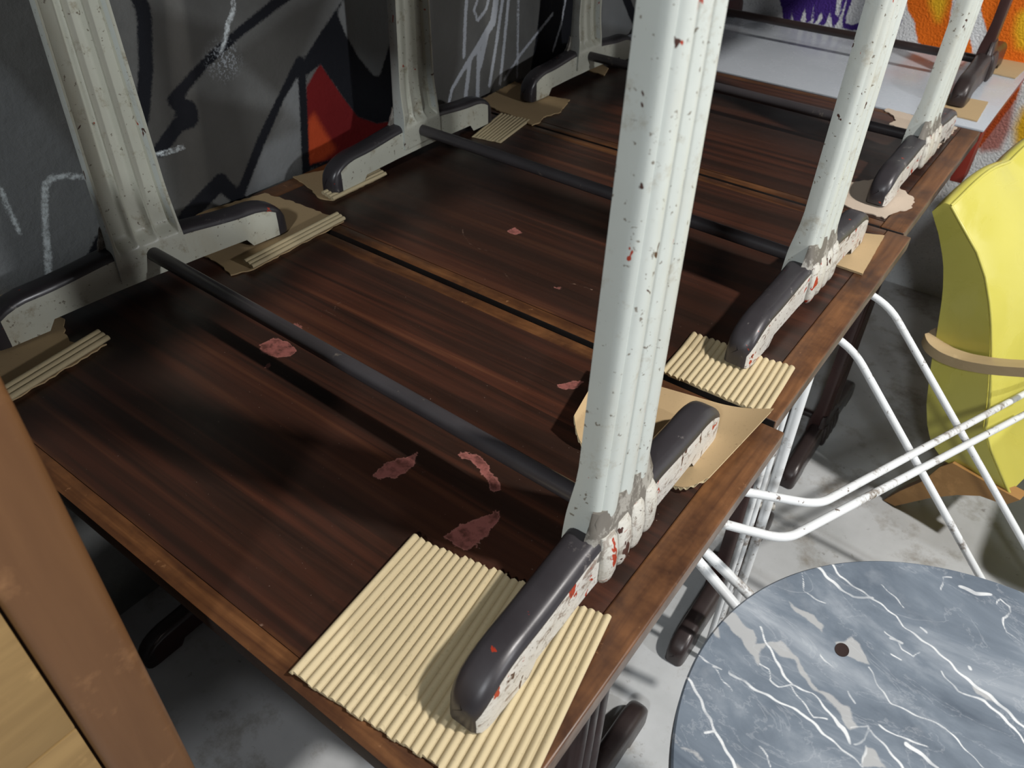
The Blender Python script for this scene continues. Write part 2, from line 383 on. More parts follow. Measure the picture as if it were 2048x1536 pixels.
t = NT('sprayed_stucco'); nf = t.noise(190, 4, .65); jit = t.math('MULTIPLY', t.math('SUBTRACT', nf, .5), .012)
A = lambda k: t.math('ADD', t.attr(k), jit)
c = t.ramp(t.noise(9, 5), [(.3, (.62, .64, .66)), (.7, (.76, .77, .78))])
c = t.mix(t.ramp(nf, [(.60, 0), (.68, .6)]), c, (.25, .25, .26))
c = t.mix(t.step(A('orange'), -.002, .004, 1, 0), c, (.72, .145, .006))
c = t.mix(t.step(A('yellow'), -.020, .012, 1, 0), c, (.74, .42, .015))
c = t.mix(t.step(A('redd'), -.012, .012, .8, 0), c, (.36, .045, .012))
c = t.mix(t.step(A('purple'), -.001, .003, 1, 0), c, (.055, .022, .20))
t.bump(t.noise(150, 4, .6), .9, .006); M['wall_f'] = t.out(c, .75, spec=.25)
tag(link('wall_back', me, M['wall_f'], smooth=60), kind='structure')

# ------------------------------------------------------------------ cast-iron legs
def smooth(a, b, x):
    t = min(max((x-a)/(b-a), 0), 1); return t*t*(3-2*t)
def make_leg(parent, x, y, side, z0, H, mats, rot=0.0, length=.475, wb=.052, wt=.035, reeds=True, depth=.031, foot_w=.0185):
    """column (reeded outside, hollow ribbed channel inside) with an arched foot; side=+1: outer face towards +x"""
    cr, sr = math.cos(rot), math.sin(rot)
    W = lambda lx, ly, lz: (x + (side*lx)*cr - ly*sr, y + (side*lx)*sr + ly*cr, z0+lz)
    # column
    levels = [.030, .040, .050, .058, .064, .069, .073, .077, .081, .085, .090, .098, .11, .13] + list(np.linspace(.15, H-.06, 16)) + [H-.045, H-.03, H-.015, H]
    rings = []; foot_plate = 1.0
    for z in levels:
        w = wt+(wb-wt)*(1-(z-.05)/(H-.05)) + .002*(1-smooth(.055, .095, z)) + .022*smooth(H-.06, H, z)
        d = depth + .003*(1-smooth(.05, .12, z))
        rec = smooth(.070, .088, z)*(1-smooth(H-.06, H-.04, z))
        ring = []
        N = 64
        for k in range(N+1):                         # outer face
            s = -1+2*k/N; yy = s*w
            edge = math.sqrt(max(0, 1-max(0, (abs(s)-.72)/.28)**2))
            r = .0062*(abs(math.cos(math.pi*1.5*(s/.86)))**.7-.35)*(1 if abs(s) < .86 else 0)*smooth(.05, .10, z) if reeds else 0
            ring.append(W(d*.5*(.25+.75*edge)-.004+r, yy, z))
        for k in range(N+1):                         # inner face, hollow with two ribs
            s = 1-2*k/N; yy = s*w
            lip = smooth(.85, .92, abs(s))
            rib = math.exp(-((abs(s)-.29)/.075)**2)
            xx = -d*.5-.0068*(1-smooth(.080, .150, z))*foot_plate+.5*d*1.15*rec*(1-lip*(1-.0))*(1-.5*rib)
            ring.append(W(xx, yy, z))
        rings.append(ring)
    V, Fc = loft(rings)
    me = mesh('leg', V, Fc)
    # inside faces get the yellowed paint
    leg = link('leg', me, [mats['col'], mats['inner']], parent, 40)
    n = me.polygons
    out = Vector((side*cr, side*sr, 0))
    for p in n:
        if p.normal.dot(out) < -.15: p.material_index = 1
    # foot
    h = length/2; ring_y = [-1, -.992, -.975, -.95, -.915, -.87, -.82, -.76, -.70, -.655, -.64, -.6, -.5, -.4, -.3, -.22, -.16, -.08, 0]
    ring_y = ring_y+[-v for v in ring_y[-2::-1]]
    rings = []
    for s in ring_y:
        a = abs(s); yy = s*h
        top = .018+.046*math.sqrt(max(0, 1-((a-.72)/.285)**2)) if a > .72 else .064+.012*smooth(.72, .10, a) if False else (.064+.012*(1-smooth(.08, .72, a)))
        bot = .0 if a > .66 else .0145+.004*(1-a/.65)
        if a > .985: bot = .002
        hw = foot_w*float(np.interp(a, [.93, .95, .975, .992, 1.0], [1.0, .965, .88, .74, .56])) + .002*(1-smooth(.05, .32, a))
        rr = min(.011, (top-bot)*.45)
        ring = [W(-hw*1.04, yy, bot), W(-hw*1.04, yy, bot+(top-bot-rr)*.5), W(-hw, yy, top-rr)]
        for k in range(1, 5):
            an = k/4*math.pi/2; ring.append(W(-hw+rr-rr*math.cos(an), yy, top-rr+rr*math.sin(an)))
        for k in range(0, 5):
            an = k/4*math.pi/2; ring.append(W(hw-rr+rr*math.sin(an), yy, top-rr+rr*math.cos(an)))
        ring += [W(hw*1.04, yy, bot+(top-bot-rr)*.5), W(hw*1.04, yy, bot)]
        rings.append(ring)
    V, Fc = loft(rings); me = mesh('foot', V, Fc)
    foot = link('foot', me, [mats['top'], mats['flaky'], mats['inner']], leg, 42)
    nr_ = len(rings[0]); smax = (len(rings)-1)*nr_
    for p in me.polygons:
        j = p.index % nr_; i = p.index//nr_
        if p.index < smax and abs(ring_y[i]+ring_y[i+1])/2 < .985:
            if j in (0, 1) and abs(ring_y[i]+ring_y[i+1])/2 < .90: p.material_index = 2
            elif j in (nr_-2, nr_-3): p.material_index = 1
    # hub: the reeds run on over the outside of the foot and end in round drops
    bm = bmesh.new()
    for s in (-.75, -.25, .25, .75):
        yy = s*wb*1.02; r = .0142
        rr = []
        for lz, k in ((.009, .0), (.0115, .5), (.016, .82), (.023, 1), (.045, 1), (.066, .92), (.075, .7)):
            rr.append([W(foot_w+.0030-.0105*smooth(.05, .10, lz)+r*k*math.cos(a)*.5, yy+r*k*math.sin(a), lz) for a in [2*math.pi*q/12 for q in range(12)]])
        vs = [[bm.verts.new(p) for p in ring] for ring in rr]
        for a, b in zip(vs, vs[1:]):
            for j in range(12): bm.faces.new((a[j], a[(j+1) % 12], b[(j+1) % 12], b[j]))
        bm.faces.new(vs[-1]); bm.faces.new(vs[0][::-1])
    link('reeded_hub', from_bm(bm, 'hub'), mats['hub'], leg, 60)
    # collar round the column's root
    rings = []; rn = random.Random(int(abs(x*1000)+abs(y*77)))
    for lz, g in ((.050, .014), (.062, .012), (.070, .0095), (.078, .007), (.086, .0045), (.094, .002), (.104, .0003)):
        w = wb+g*1.2; d = depth*.5-.001+g*.62; rr = []
        for q in range(36):
            a = 2*math.pi*q/36; ca, sa = math.cos(a), math.sin(a); jg = 1+rn.uniform(-.035, .035)*(g > .001)
            rr.append(W(max(.0045, jg*d*math.copysign(abs(ca)**.5, ca)), jg*w*math.copysign(abs(sa)**.55, sa), lz+rn.uniform(-.0012, .0012)))
        rings.append(rr)
    V, Fc = loft(rings); link('collar', mesh('collar', V, Fc), mats['collar'], leg, 60)
    return leg

WHITE = dict(col=M['paint'], inner=M['paint_in'], top=M['iron'], flaky=M['flaky'], hub=M['hub'], collar=M['iron_dusty'])
DARK = {k: M['iron_brown'] for k in WHITE}; 
MAROON = dict(col=M['iron_maroon'], inner=M['iron_maroon'], top=M['iron_brown'], flaky=M['iron_brown'], hub=M['iron_brown'], collar=M['iron_brown'])
def stretcher(parent, a, b, rad, mat):
    a, b = Vector(a), Vector(b); pts = [a+(b-a)*k/14 for k in range(15)]
    return link('stretcher', tube_mesh('stretcher', pts, rad, 18), mat, parent, 60)

# ------------------------------------------------------------------ lower tables (tops carry the stacked ones)
ZT = 0.75
def on_top(L, z=ZT): return [tuple(on_z(x, y, z)[:2]) for x, y in L]
STAINS = mn_stains = None
stain_px = [[(522, 690), (545, 678), (575, 685), (595, 700), (580, 713), (545, 712), (524, 703)], [(570, 648), (600, 648), (606, 665), (590, 668)], [(525, 735), (537, 728), (535, 737)],
    [(745, 950), (770, 925), (810, 915), (834, 906), (826, 930), (790, 955), (755, 958)], [(888, 1072), (925, 1050), (960, 1038), (998, 1022), (985, 1055), (955, 1092), (925, 1096)],
    [(1115, 770), (1140, 765), (1165, 764), (1145, 778), (1125, 776)], [(1016, 462), (1030, 456), (1042, 466), (1030, 470)], [(1108, 575), (1122, 574), (1120, 581)]]
ring_px = [[(925, 908), (950, 918), (968, 932), (980, 952), (992, 975)]]
scr_px = [[(925, 458), (927, 470), (940, 488), (960, 498), (985, 503)], [(1008, 545), (1020, 560)], [(1120, 566), (1150, 568), (1185, 580)], [(668, 622), (672, 608), (690, 602), (705, 604)],
    [(490, 1255), (508, 1256), (530, 1248)], [(900, 448), (905, 456)], [(640, 615), (690, 640)]]
def cafe_table(label, x0, x1, y0, y1, vmat, legs, lx=.042, ly=.024, th=.024, mats=MAROON):
    T = thing('cafe_table', ((x0+x1)/2, (y0+y1)/2, 0), label, 'table', 'dark wooden cafe tables pushed together in a row')
    zt, zb = ZT, ZT-th
    V, Fc, P = grid_slab(x0+lx, x1-lx, y0+ly, y1-ly, 300, 170, lambda a, b: (a, b, zt))
    n = len(V); c = [(x0+lx, y0+ly), (x1-lx, y0+ly), (x1-lx, y1-ly), (x0+lx, y1-ly)]
    V += [(a, b, zb) for a, b in c]; k = [0, 299, 170*300-1, 169*300]
    Fc.append((n+3, n+2, n+1, n))
    Fc += [tuple([n, n+1]+list(range(299, -1, -1)))] if False else [(n, n+1, k[1], k[0]), (n+1, n+2, k[2], k[1]), (n+2, n+3, k[3], k[2]), (n+3, n, k[0], k[3])]
    me = mesh('tabletop', V, Fc, fix=False)
    sd = mn([sd_poly(P, on_top(q)) for q in stain_px]+[sd_line(P, on_top(q), [.004, .005, .005, .005, .004]) for q in ring_px])
    set_attr(me, 'stain', ext(sd, len(V)))
    set_attr(me, 'scratch', ext(mn([sd_line(P, on_top(q), .0006) for q in scr_px]), len(V)))
    set_attr(me, 'edge_wear', ext(np.minimum(P[:, 1]-(y0+ly), (y1-ly)-P[:, 1]), len(V)))
    link('tabletop', me, vmat, T, 30)
    for a, b in ((y0, y0+ly), (y1-ly, y1)):
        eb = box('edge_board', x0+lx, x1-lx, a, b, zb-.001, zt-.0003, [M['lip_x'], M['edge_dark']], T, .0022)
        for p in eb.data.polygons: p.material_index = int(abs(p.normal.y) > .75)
    for a, b in ((x0, x0+lx), (x1-lx, x1)):
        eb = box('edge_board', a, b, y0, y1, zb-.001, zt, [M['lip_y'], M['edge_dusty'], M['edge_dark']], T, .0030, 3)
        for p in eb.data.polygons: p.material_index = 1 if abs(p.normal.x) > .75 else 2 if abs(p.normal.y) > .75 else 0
    (lx0, ly0), (rx0, ry0) = legs
    H = zb
    make_leg(T, lx0, ly0, -1, 0, H, mats); make_leg(T, rx0, ry0, 1, 0, H, mats)
    stretcher(T, (lx0, ly0, .058), (rx0, ry0, .058), .0095, M['iron_brown'])
    box('top_bracket', lx0-.02, lx0+.02, y0+.08, y1-.08, H-.02, H-.001, M['iron_maroon'], T, .003)
    box('top_bracket', rx0-.02, rx0+.02, y0+.08, y1-.08, H-.02, H-.001, M['iron_maroon'], T, .003)
    return T
YG = [0.188, 0.791, 1.417, 2.040]
cafe_table('dark wooden cafe table nearest the camera, with pink stains on its top', -1.178, -.146, YG[0], YG[1]-.006, M['veneer0'], ((-1.05, .50), (-.235, .53)))
cafe_table('dark wooden cafe table in mid-row with a curved scratch on its top', -1.178, -.162, YG[1]+.006, YG[2]-.004, M['veneer1'], ((-1.05, 1.12), (-.235, 1.13)))
cafe_table('dark wooden cafe table between the middle one and the white-topped table', -1.178, -.176, YG[2]+.004, YG[3]-.004, M['veneer2'], ((-1.05, 1.73), (-.24, 1.73)))

# white laminate table with a red edge at the far end
t = NT('white_laminate'); M['lam'] = t.out(t.mix(t.noise(4, 4), (.40, .43, .475), (.46, .49, .535)), t.ramp(t.noise(20, 4), [(.3, .18), (.7, .32)]), spec=.5)
t = NT('red_painted_wood'); M['red'] = t.out(t.mix(t.noise(14, 4), (.30, .035, .02), (.20, .022, .014)), .4, spec=.4)
T4 = thing('laminate_table', (-.67, 2.35, 0), 'white laminate-topped table with a red edge at the graffiti wall', 'table')
X0, X1, Y0, Y1 = -1.178, -.172, YG[3]+.006, YW-.006
box('tabletop', X0, X1, Y0, Y1, ZT-.004, ZT+.001, M['lam'], T4, .0015)
box('red_edge', X0+.002, X1-.002, Y0+.002, Y1-.002, ZT-.026, ZT-.004, M['red'], T4, .002)
for a in (X0+.03, X1-.30):
    for b in (Y0+.06, Y1-.10): box('leg', a, a+.034, b, b+.034, 0, ZT-.026, M['red'], T4, .003)
for b in (Y0+.02, Y1-.04): box('apron', X0+.044, X1-.045, b, b+.018, ZT-.10, ZT-.026, M['red'], T4, .002)
box('corner_bracket', X1-.030, X1-.003, Y0+.004, Y0+.075, ZT-.13, ZT-.026, M['red'], T4, .002)

# ------------------------------------------------------------------ tables stacked on top, standing on pieces of cardboard
ZS = ZT+.0062
def stacked_table(label, L, R, rotL, rotR, mats, rodmat, x0, x1, y0, y1, kw=None, rodz=.054, H=.70, rod_r=.0105):
    kw = kw or {}
    T = thing('stacked_table', ((L[0]+R[0])/2, (L[1]+R[1])/2, ZS), label, 'table', 'cast-iron tables stacked on the row of tables')
    make_leg(T, L[0], L[1], -1, ZS, H, mats, rotL, **kw); make_leg(T, R[0], R[1], 1, ZS, H, mats, rotR, **kw)
    stretcher(T, (L[0]+.010, L[1], ZS+rodz), (R[0]-.010, R[1], ZS+rodz), rod_r, rodmat)
    z = ZS+H
    for a in (L, R): box('top_bracket', a[0]-.02, a[0]+.02, a[1]-.2, a[1]+.2, z-.012, z, mats['top'], T, .003)
    box('tabletop', x0+.03, x1-.03, y0+.022, y1-.022, z, z+.024, M['lip_x'], T, .001)
    for a, b in ((y0, y0+.022), (y1-.022, y1)): box('edge_board', x0+.03, x1-.03, a, b, z, z+.024, M['lip_x'], T, .002)
    for a, b in ((x0, x0+.03), (x1-.03, x1)): box('edge_board', a, b, y0, y1, z, z+.024, M['lip_y'], T, .002)
    return T
stacked_table('white cast-iron table stacked nearest the camera, its foot on ribbed cardboard', (-1.046, .508), (-.224, .487), math.radians(-4.5), math.radians(.5), WHITE, M['rod'], -1.175, -.16, .195, .79)
stacked_table('white cast-iron table second from the camera, standing over the middle tabletop', (-1.066, 1.122), (-.247, 1.105), math.radians(1.2), math.radians(-1), WHITE, M['rod'], -1.175, -.16, .80, 1.41, dict(length=.485))
stacked_table('white cast-iron table standing on torn paper beside the white laminate tabletop', (-1.072, 1.752), (-.247, 1.728), 0, math.radians(-1), WHITE, M['rod'], -1.175, -.17, 1.42, 2.03, dict(length=.485))
stacked_table('dark brown iron table standing on the white laminate top', (-1.03, 2.385), (-.262, 2.385), 0, 0, MAROON, M['iron_brown'], -1.175, -.17, 2.06, 2.65, dict(length=.47, wb=.026, wt=.018, depth=.026, reeds=False))

# ------------------------------------------------------------------ cardboard
def flat_board(name, px, z, th, mat, label, lift=None, cat='cardboard', res=.006, tear=.0, seed=0):
    """flat torn sheet from an outline; lift(x,y) raises curled edges"""
    rnd = random.Random(seed); pts = [np.array(on_z(x, y, z)[:2]) for x, y in px]; outl = []
    for a, b in zip(pts, pts[1:]+pts[:1]):
        n = max(1, int(np.linalg.norm(b-a)/(res)))
        for k in range(n):
            p = a+(b-a)*k/n
            if k and tear: 
                d = (b-a)/np.linalg.norm(b-a); p = p+np.array([-d[1], d[0]])*rnd.uniform(-tear, tear)
            outl.append(p)
    bm = bmesh.new()
    vs = [bm.verts.new((p[0], p[1], 0)) for p in outl]
    f = bm.faces.new(vs)
    if f.normal.z < 0: f.normal_flip()
    bmesh.ops.triangulate(bm, faces=[f])
    if lift:
        for _ in range(3): bmesh.ops.subdivide_edges(bm, edges=[e for e in bm.edges if e.calc_length() > .02], cuts=1, use_grid_fill=False)
        bmesh.ops.triangulate(bm, faces=bm.faces[:])
    ext_ = bmesh.ops.extrude_face_region(bm, geom=bm.faces[:])
    for v in [g for g in ext_['geom'] if isinstance(g, bmesh.types.BMVert)]: v.co.z += th
    for v in bm.verts:
        v.co.z += z + (lift(v.co.x, v.co.y) if lift else 0)
    o = link(name, from_bm(bm, name), mat, None, 30)
    return tag(o, label, cat, 'cardboard protectors under the table feet')
def ribbed_board(name, A, B, C, z, pitch, amp, label, mat, bend=None, mess=.0012, seed=0, parent=None, D=None):
    """single-faced corrugated board: flutes run from A to B, A->C across them"""
    A, B, C = np.array(A), np.array(B), np.array(C); rnd = random.Random(seed)
    if D is None: D = B+C-A
    n = int(round(np.linalg.norm(C-A)/pitch)); per = 10; nu = n*per+1; nv = 26
    jA = [rnd.uniform(-mess, mess) for _ in range(n+1)]; jB = [rnd.uniform(-mess*1.6, mess*1.6) for _ in range(n+1)]
    V = []; 
    for lay in (0, 1):
        for j in range(nv):
            v = j/(nv-1)
            for i in range(nu):
                u = i/(nu-1); k = min(n, int(u*n+.5))
                vv = v*(1+jB[k]/np.linalg.norm(B-A)-jA[k]/np.linalg.norm(B-A))+jA[k]/np.linalg.norm(B-A)
                p = (A*(1-u)+C*u)*(1-vv)+(B*(1-u)+np.array(D)*u)*vv
                ph = (u*n) % 1.0
                hgt = amp*abs(math.sin(math.pi*ph))**.75
                zz = z+(bend(u, v) if bend else 0)
                V.append((p[0], p[1], zz+.0012+hgt if lay == 0 else zz))
    Fc = []; N = nu*nv
    for j in range(nv-1):
        for i in range(nu-1):
            a = j*nu+i; Fc.append((a, a+1, a+nu+1, a+nu)); Fc.append((N+a, N+a+nu, N+a+nu+1, N+a+1))
    for i in range(nu-1):
        Fc.append((i, N+i, N+i+1, i+1)); a = (nv-1)*nu+i; Fc.append((a, a+1, N+a+1, N+a))
    for j in range(nv-1):
        a = j*nu; Fc.append((a, a+nu, N+a+nu, N+a)); a = j*nu+nu-1; Fc.append((a, N+a, N+a+nu, a+nu))
    o = link(name, mesh(name, V, Fc), mat, parent, 50)
    if not parent: tag(o, label, 'cardboard', 'cardboard protectors under the table feet')
    return o
zc = ZT+.0006
Z2 = lambda x, y: on_z(x, y, ZT+.003)[:2]
A, B, C = Z2(580, 1346), Z2(826, 1072), Z2(1036, 1635)
ribbed_board('corrugated_cardboard', A, B, C, zc, .0088, .0036, 'large ribbed cardboard under the nearest foot at the table corner', M['kraft_flute'],
    bend=lambda u, v: .004*max(0, (.12-u)/.12)+.006*max(0, (u-.86)/.14)**2, D=Z2(1222, 1240), seed=1)
ribbed_board('corrugated_cardboard', Z2(1318, 748), Z2(1384, 664), Z2(1530, 838), zc, .0086, .0036, 'ribbed cardboard bridging the gap between the two nearest tables', M['kraft_flute'],
    bend=lambda u, v: .0055*max(0, 1-v*1.6)+.003*max(0, (u-.75)/.25)**2, D=Z2(1590, 738), seed=2, mess=.0008)
ribbed_board('corrugated_cardboard', Z2(944, 272), Z2(1000, 226), Z2(1002, 284), zc, .0080, .0026, 'small ribbed cardboard near the wall beneath the second iron foot', M['kraft_flute'], D=Z2(1060, 240), seed=3)
# smooth sheet curling up on both sides, under the far toe of the nearest foot
pA, pB, pC, pD = [np.array(Z2(*q)) for q in ((1136, 885), (1392, 998), (1541, 838), (1215, 745))]
V = []; nu, nv = 60, 24
def curl(u): return .0005+.030*max(0, (.20-u)/.20)**2+.016*max(0, (u-.68)/.32)**2
for lay in (0, 1):
    for j in range(nv):
        v = j/(nv-1)
        for i in range(nu):
            u = i/(nu-1); e = .0015*math.sin(u*80) if v == 0 else 0
            rnd_c = .10*max(0, (.12-u)/.12)**2+.13*max(0, (u-.88)/.12)**2
            vv = v*(1-rnd_c)+rnd_c if v < .5 else v*(1-.06*max(0, (.12-u)/.12)**2)
            p = (pA*(1-u)+pB*u)*(1-vv)+(pD*(1-u)+pC*u)*vv
            V.append((p[0], p[1], ZT+curl(u)+(.0042 if lay == 0 else .0030)))
Fc = []; N = nu*nv
for j in range(nv-1):
    for i in range(nu-1):
        a = j*nu+i; Fc.append((a, a+1, a+nu+1, a+nu)); Fc.append((N+a, N+a+nu, N+a+nu+1, N+a+1))
for i in range(nu-1): Fc.append((i, N+i, N+i+1, i+1)); a = (nv-1)*nu+i; Fc.append((a, a+1, N+a+1, N+a))
for j in range(nv-1): a = j*nu; Fc.append((a, a+nu, N+a+nu, N+a)); a = j*nu+nu-1; Fc.append((a, N+a, N+a+nu, a+nu))
SH = thing('curled_cardboard', (float(pA[0]), float(pA[1]), ZT), 'smooth brown cardboard curling up beneath the far toe of the nearest table', 'cardboard', 'cardboard protectors under the table feet')
link('liner', mesh('liner', V, Fc), M['kraft'], SH, 40)
# its fluted underside, seen along the torn front edge
V = []; Fc = []; nw = 420
for j in range(2):
    for i in range(nw):
        u = i/(nw-1); rnd_c = .10*max(0, (.12-u)/.12)**2+.13*max(0, (u-.88)/.12)**2
        vv = rnd_c-.004 if j == 0 else .96
        p = (pA*(1-u)+pB*u)*(1-vv)+(pD*(1-u)+pC*u)*vv
        V.append((p[0], p[1], ZT+curl(u)+.0030-.0036*(.5-.5*math.cos(2*math.pi*u*30))))
Fc = [(i, i+1, nw+i+1, nw+i) for i in range(nw-1)]
o = link('flutes', mesh('flutes', V, Fc), M['kraft_flute'], SH, 60)
sm = o.modifiers.new('thick', 'SOLIDIFY'); sm.thickness = .0006

flat_board('cardboard_sheet', [(1655, 505), (1690, 466), (1768, 474), (1724, 551), (1640, 522)], zc, .0035, M['kraft'], 'flat cream cardboard at the right edge of the middle table', seed=4, tear=.0004)
flat_board('torn_paper', [(1672, 392), (1700, 366), (1745, 360), (1792, 372), (1812, 386), (1828, 400), (1820, 418), (1796, 424), (1768, 438), (1738, 428), (1712, 424), (1690, 412)], zc, .002, M['kraft_pale'], 'ragged pale paper under the near toe of the third iron table', seed=5, tear=.003)
flat_board('torn_paper', [(1768, 222), (1776, 218), (1840, 236), (1914, 256), (1868, 304), (1846, 292), (1828, 262), (1798, 256), (1778, 250), (1792, 242), (1786, 232)], zc, .002, M['kraft_pale'], 'torn pale paper beside the red table edge', seed=6, tear=.0025)
flat_board('cardboard_sheet', [(1838, 216), (1872, 186), (1976, 206), (1954, 244)], ZT+.0015, .003, M['kraft'], 'tan cardboard under the near toe of the dark brown table', seed=7, tear=.0006)
flat_board('cardboard_sheet', [(1952, 140), (1985, 118), (2062, 128), (2030, 158)], ZT+.0015, .003, M['kraft'], 'tan cardboard at the far right corner of the white tabletop', seed=8, tear=.0006)

def fold_strip(parent, a, b, width, z, n=3, mat=None, up=.0):
    """rolled-back edge: flutes lying side by side along the line a-b"""
    a, b = np.array(a), np.array(b); d = (b-a)/np.linalg.norm(b-a); nrm = np.array([-d[1], d[0]])
    bm = bmesh.new()
    for k in range(n):
        off = nrm*(width*(k+.5)/n); r = width/n*.56
        P0 = Vector((*(a+off), z+up*(k+.5)/n)); P1 = Vector((*(b+off), z+up*(k+.5)/n))
        t = (P1-P0).normalized(); s = Vector((-t.y, t.x, 0)).normalized(); w = t.cross(s)
        rows = []
        for q in range(9):
            f = q/8; rows.append([bm.verts.new(P0+(P1-P0)*f+r*(math.cos(g)*s+math.sin(g)*.85*w)) for g in [2*math.pi*h/12 for h in range(12)]])
        for x, y in zip(rows, rows[1:]):
            for h in range(12): bm.faces.new((x[h], x[(h+1) % 12], y[(h+1) % 12], y[h]))
        bm.faces.new(rows[0]); bm.faces.new(rows[-1])
    return link('folded_flutes', from_bm(bm, 'flutes'), mat or M['kraft_flute'], parent, 50)
def folded_board(px, a, b, width, label, n=3, seed=0, tear=.002, up=.006):
    T = thing('folded_cardboard', tuple(on_z(*a, ZT)[:2])+(ZT,), label, 'cardboard', 'cardboard protectors under the table feet')
    s = flat_board('sheet', px, zc, .0022, M['kraft'], None, seed=seed, tear=tear, res=.008)
    for k in ('category', 'group', 'label'):
        if k in s: del s[k]
    s.parent = T; s.location = -T.location
    fold_strip(T, on_z(*a, ZT)[:2], on_z(*b, ZT)[:2], width, ZT+.0075, n, up=up)
    return T
folded_board([(-60, 640), (-60, 590), (-10, 556), (18, 580), (28, 610), (130, 640), (128, 668), (140, 685), (166, 694), (214, 690), (30, 800), (-40, 838)], (-20, 838), (224, 686), .024, 'folded cardboard under the near foot beside the wooden cabinet', seed=11)
folded_board([(336, 458), (420, 420), (530, 388), (600, 410), (688, 444), (508, 540), (462, 552), (436, 528), (404, 512)], (508, 544), (692, 446), .022, 'folded cardboard lying against the wall under the far end of the nearest foot', seed=12)
folded_board([(586, 355), (620, 348), (700, 330), (768, 352), (668, 402), (640, 398), (620, 378)], (668, 407), (774, 356), .030, 'folded cardboard below the red graffiti patch', n=4, seed=13)
flat_board('torn_cardboard', [(958, 204), (990, 186), (1030, 164), (1075, 190), (1140, 201), (1120, 226), (1086, 236), (1080, 246), (1064, 252), (1040, 238), (1000, 224)], zc, .0025, M['kraft'], 'torn brown cardboard against the wall under the third iron foot', seed=14, tear=.002)
flat_board('torn_cardboard', [(1150, 128), (1180, 116), (1217, 138), (1208, 152), (1170, 140)], zc, .0025, M['kraft'], 'small torn cardboard scrap at the far end of the third iron foot', seed=15, tear=.001)

# ------------------------------------------------------------------ round marble table in front
ZM, CM, RM = .70, (.173, .485), .275
t = NT('grey_marble')
n1 = t.noise(5, 7, .62, t.coord((1, 2.4, 1), rot=(0, 0, .3)), .5); n2 = t.noise(14, 6, .65)
c = t.ramp(n1, [(.30, (.075, .095, .125)), (.5, (.15, .18, .22)), (.70, (.33, .36, .40))])
c = t.mix(t.ramp(n2, [(.55, 0), (.75, .4)]), c, (.36, .38, .41))
jit = t.math('MULTIPLY', t.math('SUBTRACT', t.noise(70, 4, .7), .5), .006)
c = t.mix(t.step(t.math('ADD', t.attr('patch'), jit), -.001, .0015, .85, 0), c, (.40, .40, .40))
wv = t.math('ADD', t.attr('vein'), t.math('MULTIPLY', t.math('SUBTRACT', t.noise(60, 3, .6), .5), .0022))
c = t.mix(t.math('MULTIPLY', t.step(wv, -.0004, .0009, 1, 0), t.ramp(t.noise(24, 3), [(.34, .35), (.52, .95)])), c, (.70, .71, .72))
fine = t.noise(9, 7, .6, t.coord((1, 2, 1), rot=(0, 0, .35), loc=(3, 2, 0)), .7)
c = t.mix(t.ramp(t.math('ABSOLUTE', t.math('SUBTRACT', fine, .5)), [(.0, .22), (.010, 0)]), c, (.50, .52, .55))
M['marble'] = t.out(c, t.ramp(t.noise(30, 4), [(.3, .42), (.7, .58)]), spec=.3)
nr, na = 200, 900; V = [(CM[0], CM[1], ZM)]; rad = np.linspace(0, RM-.002, nr)[1:]
for r in rad:
    for k in range(na): V.append((CM[0]+r*math.cos(2*math.pi*k/na), CM[1]+r*math.sin(2*math.pi*k/na), ZM))
for r, z in ((RM, ZM-.002), (RM, ZM-.018), (RM-.003, ZM-.021)):
    for k in range(na): V.append((CM[0]+r*math.cos(2*math.pi*k/na), CM[1]+r*math.sin(2*math.pi*k/na), z))
Fc = [(0, 1+k, 1+(k+1) % na) for k in range(na)]; NRr = len(rad)+3
for i in range(NRr-1):
    for k in range(na): Fc.append((1+i*na+k, 1+(i+1)*na+k, 1+(i+1)*na+(k+1) % na, 1+i*na+(k+1) % na))
Fc.append(tuple(1+(NRr-1)*na+k for k in range(na-1, -1, -1)))
me = mesh('marble_top', V, Fc, fix=False)
MZ = lambda L: [tuple(on_z(1280+x/2.667, 1100+y/2.667, ZM)[:2]) for x, y in L]
P = np.array(V)[:, :2]
P = P+.0014*np.c_[np.sin(P[:, 1]*95+P[:, 0]*31), np.sin(P[:, 0]*83-P[:, 1]*44)]+.0008*np.c_[np.sin(P[:, 1]*310+P[:, 0]*121), np.sin(P[:, 0]*270-P[:, 1]*160)]
vl = lambda L, w: sd_line(P, MZ(L), np.maximum(np.array(w)*.55, .0003) if not np.isscalar(w) else max(w*.55, .0003))
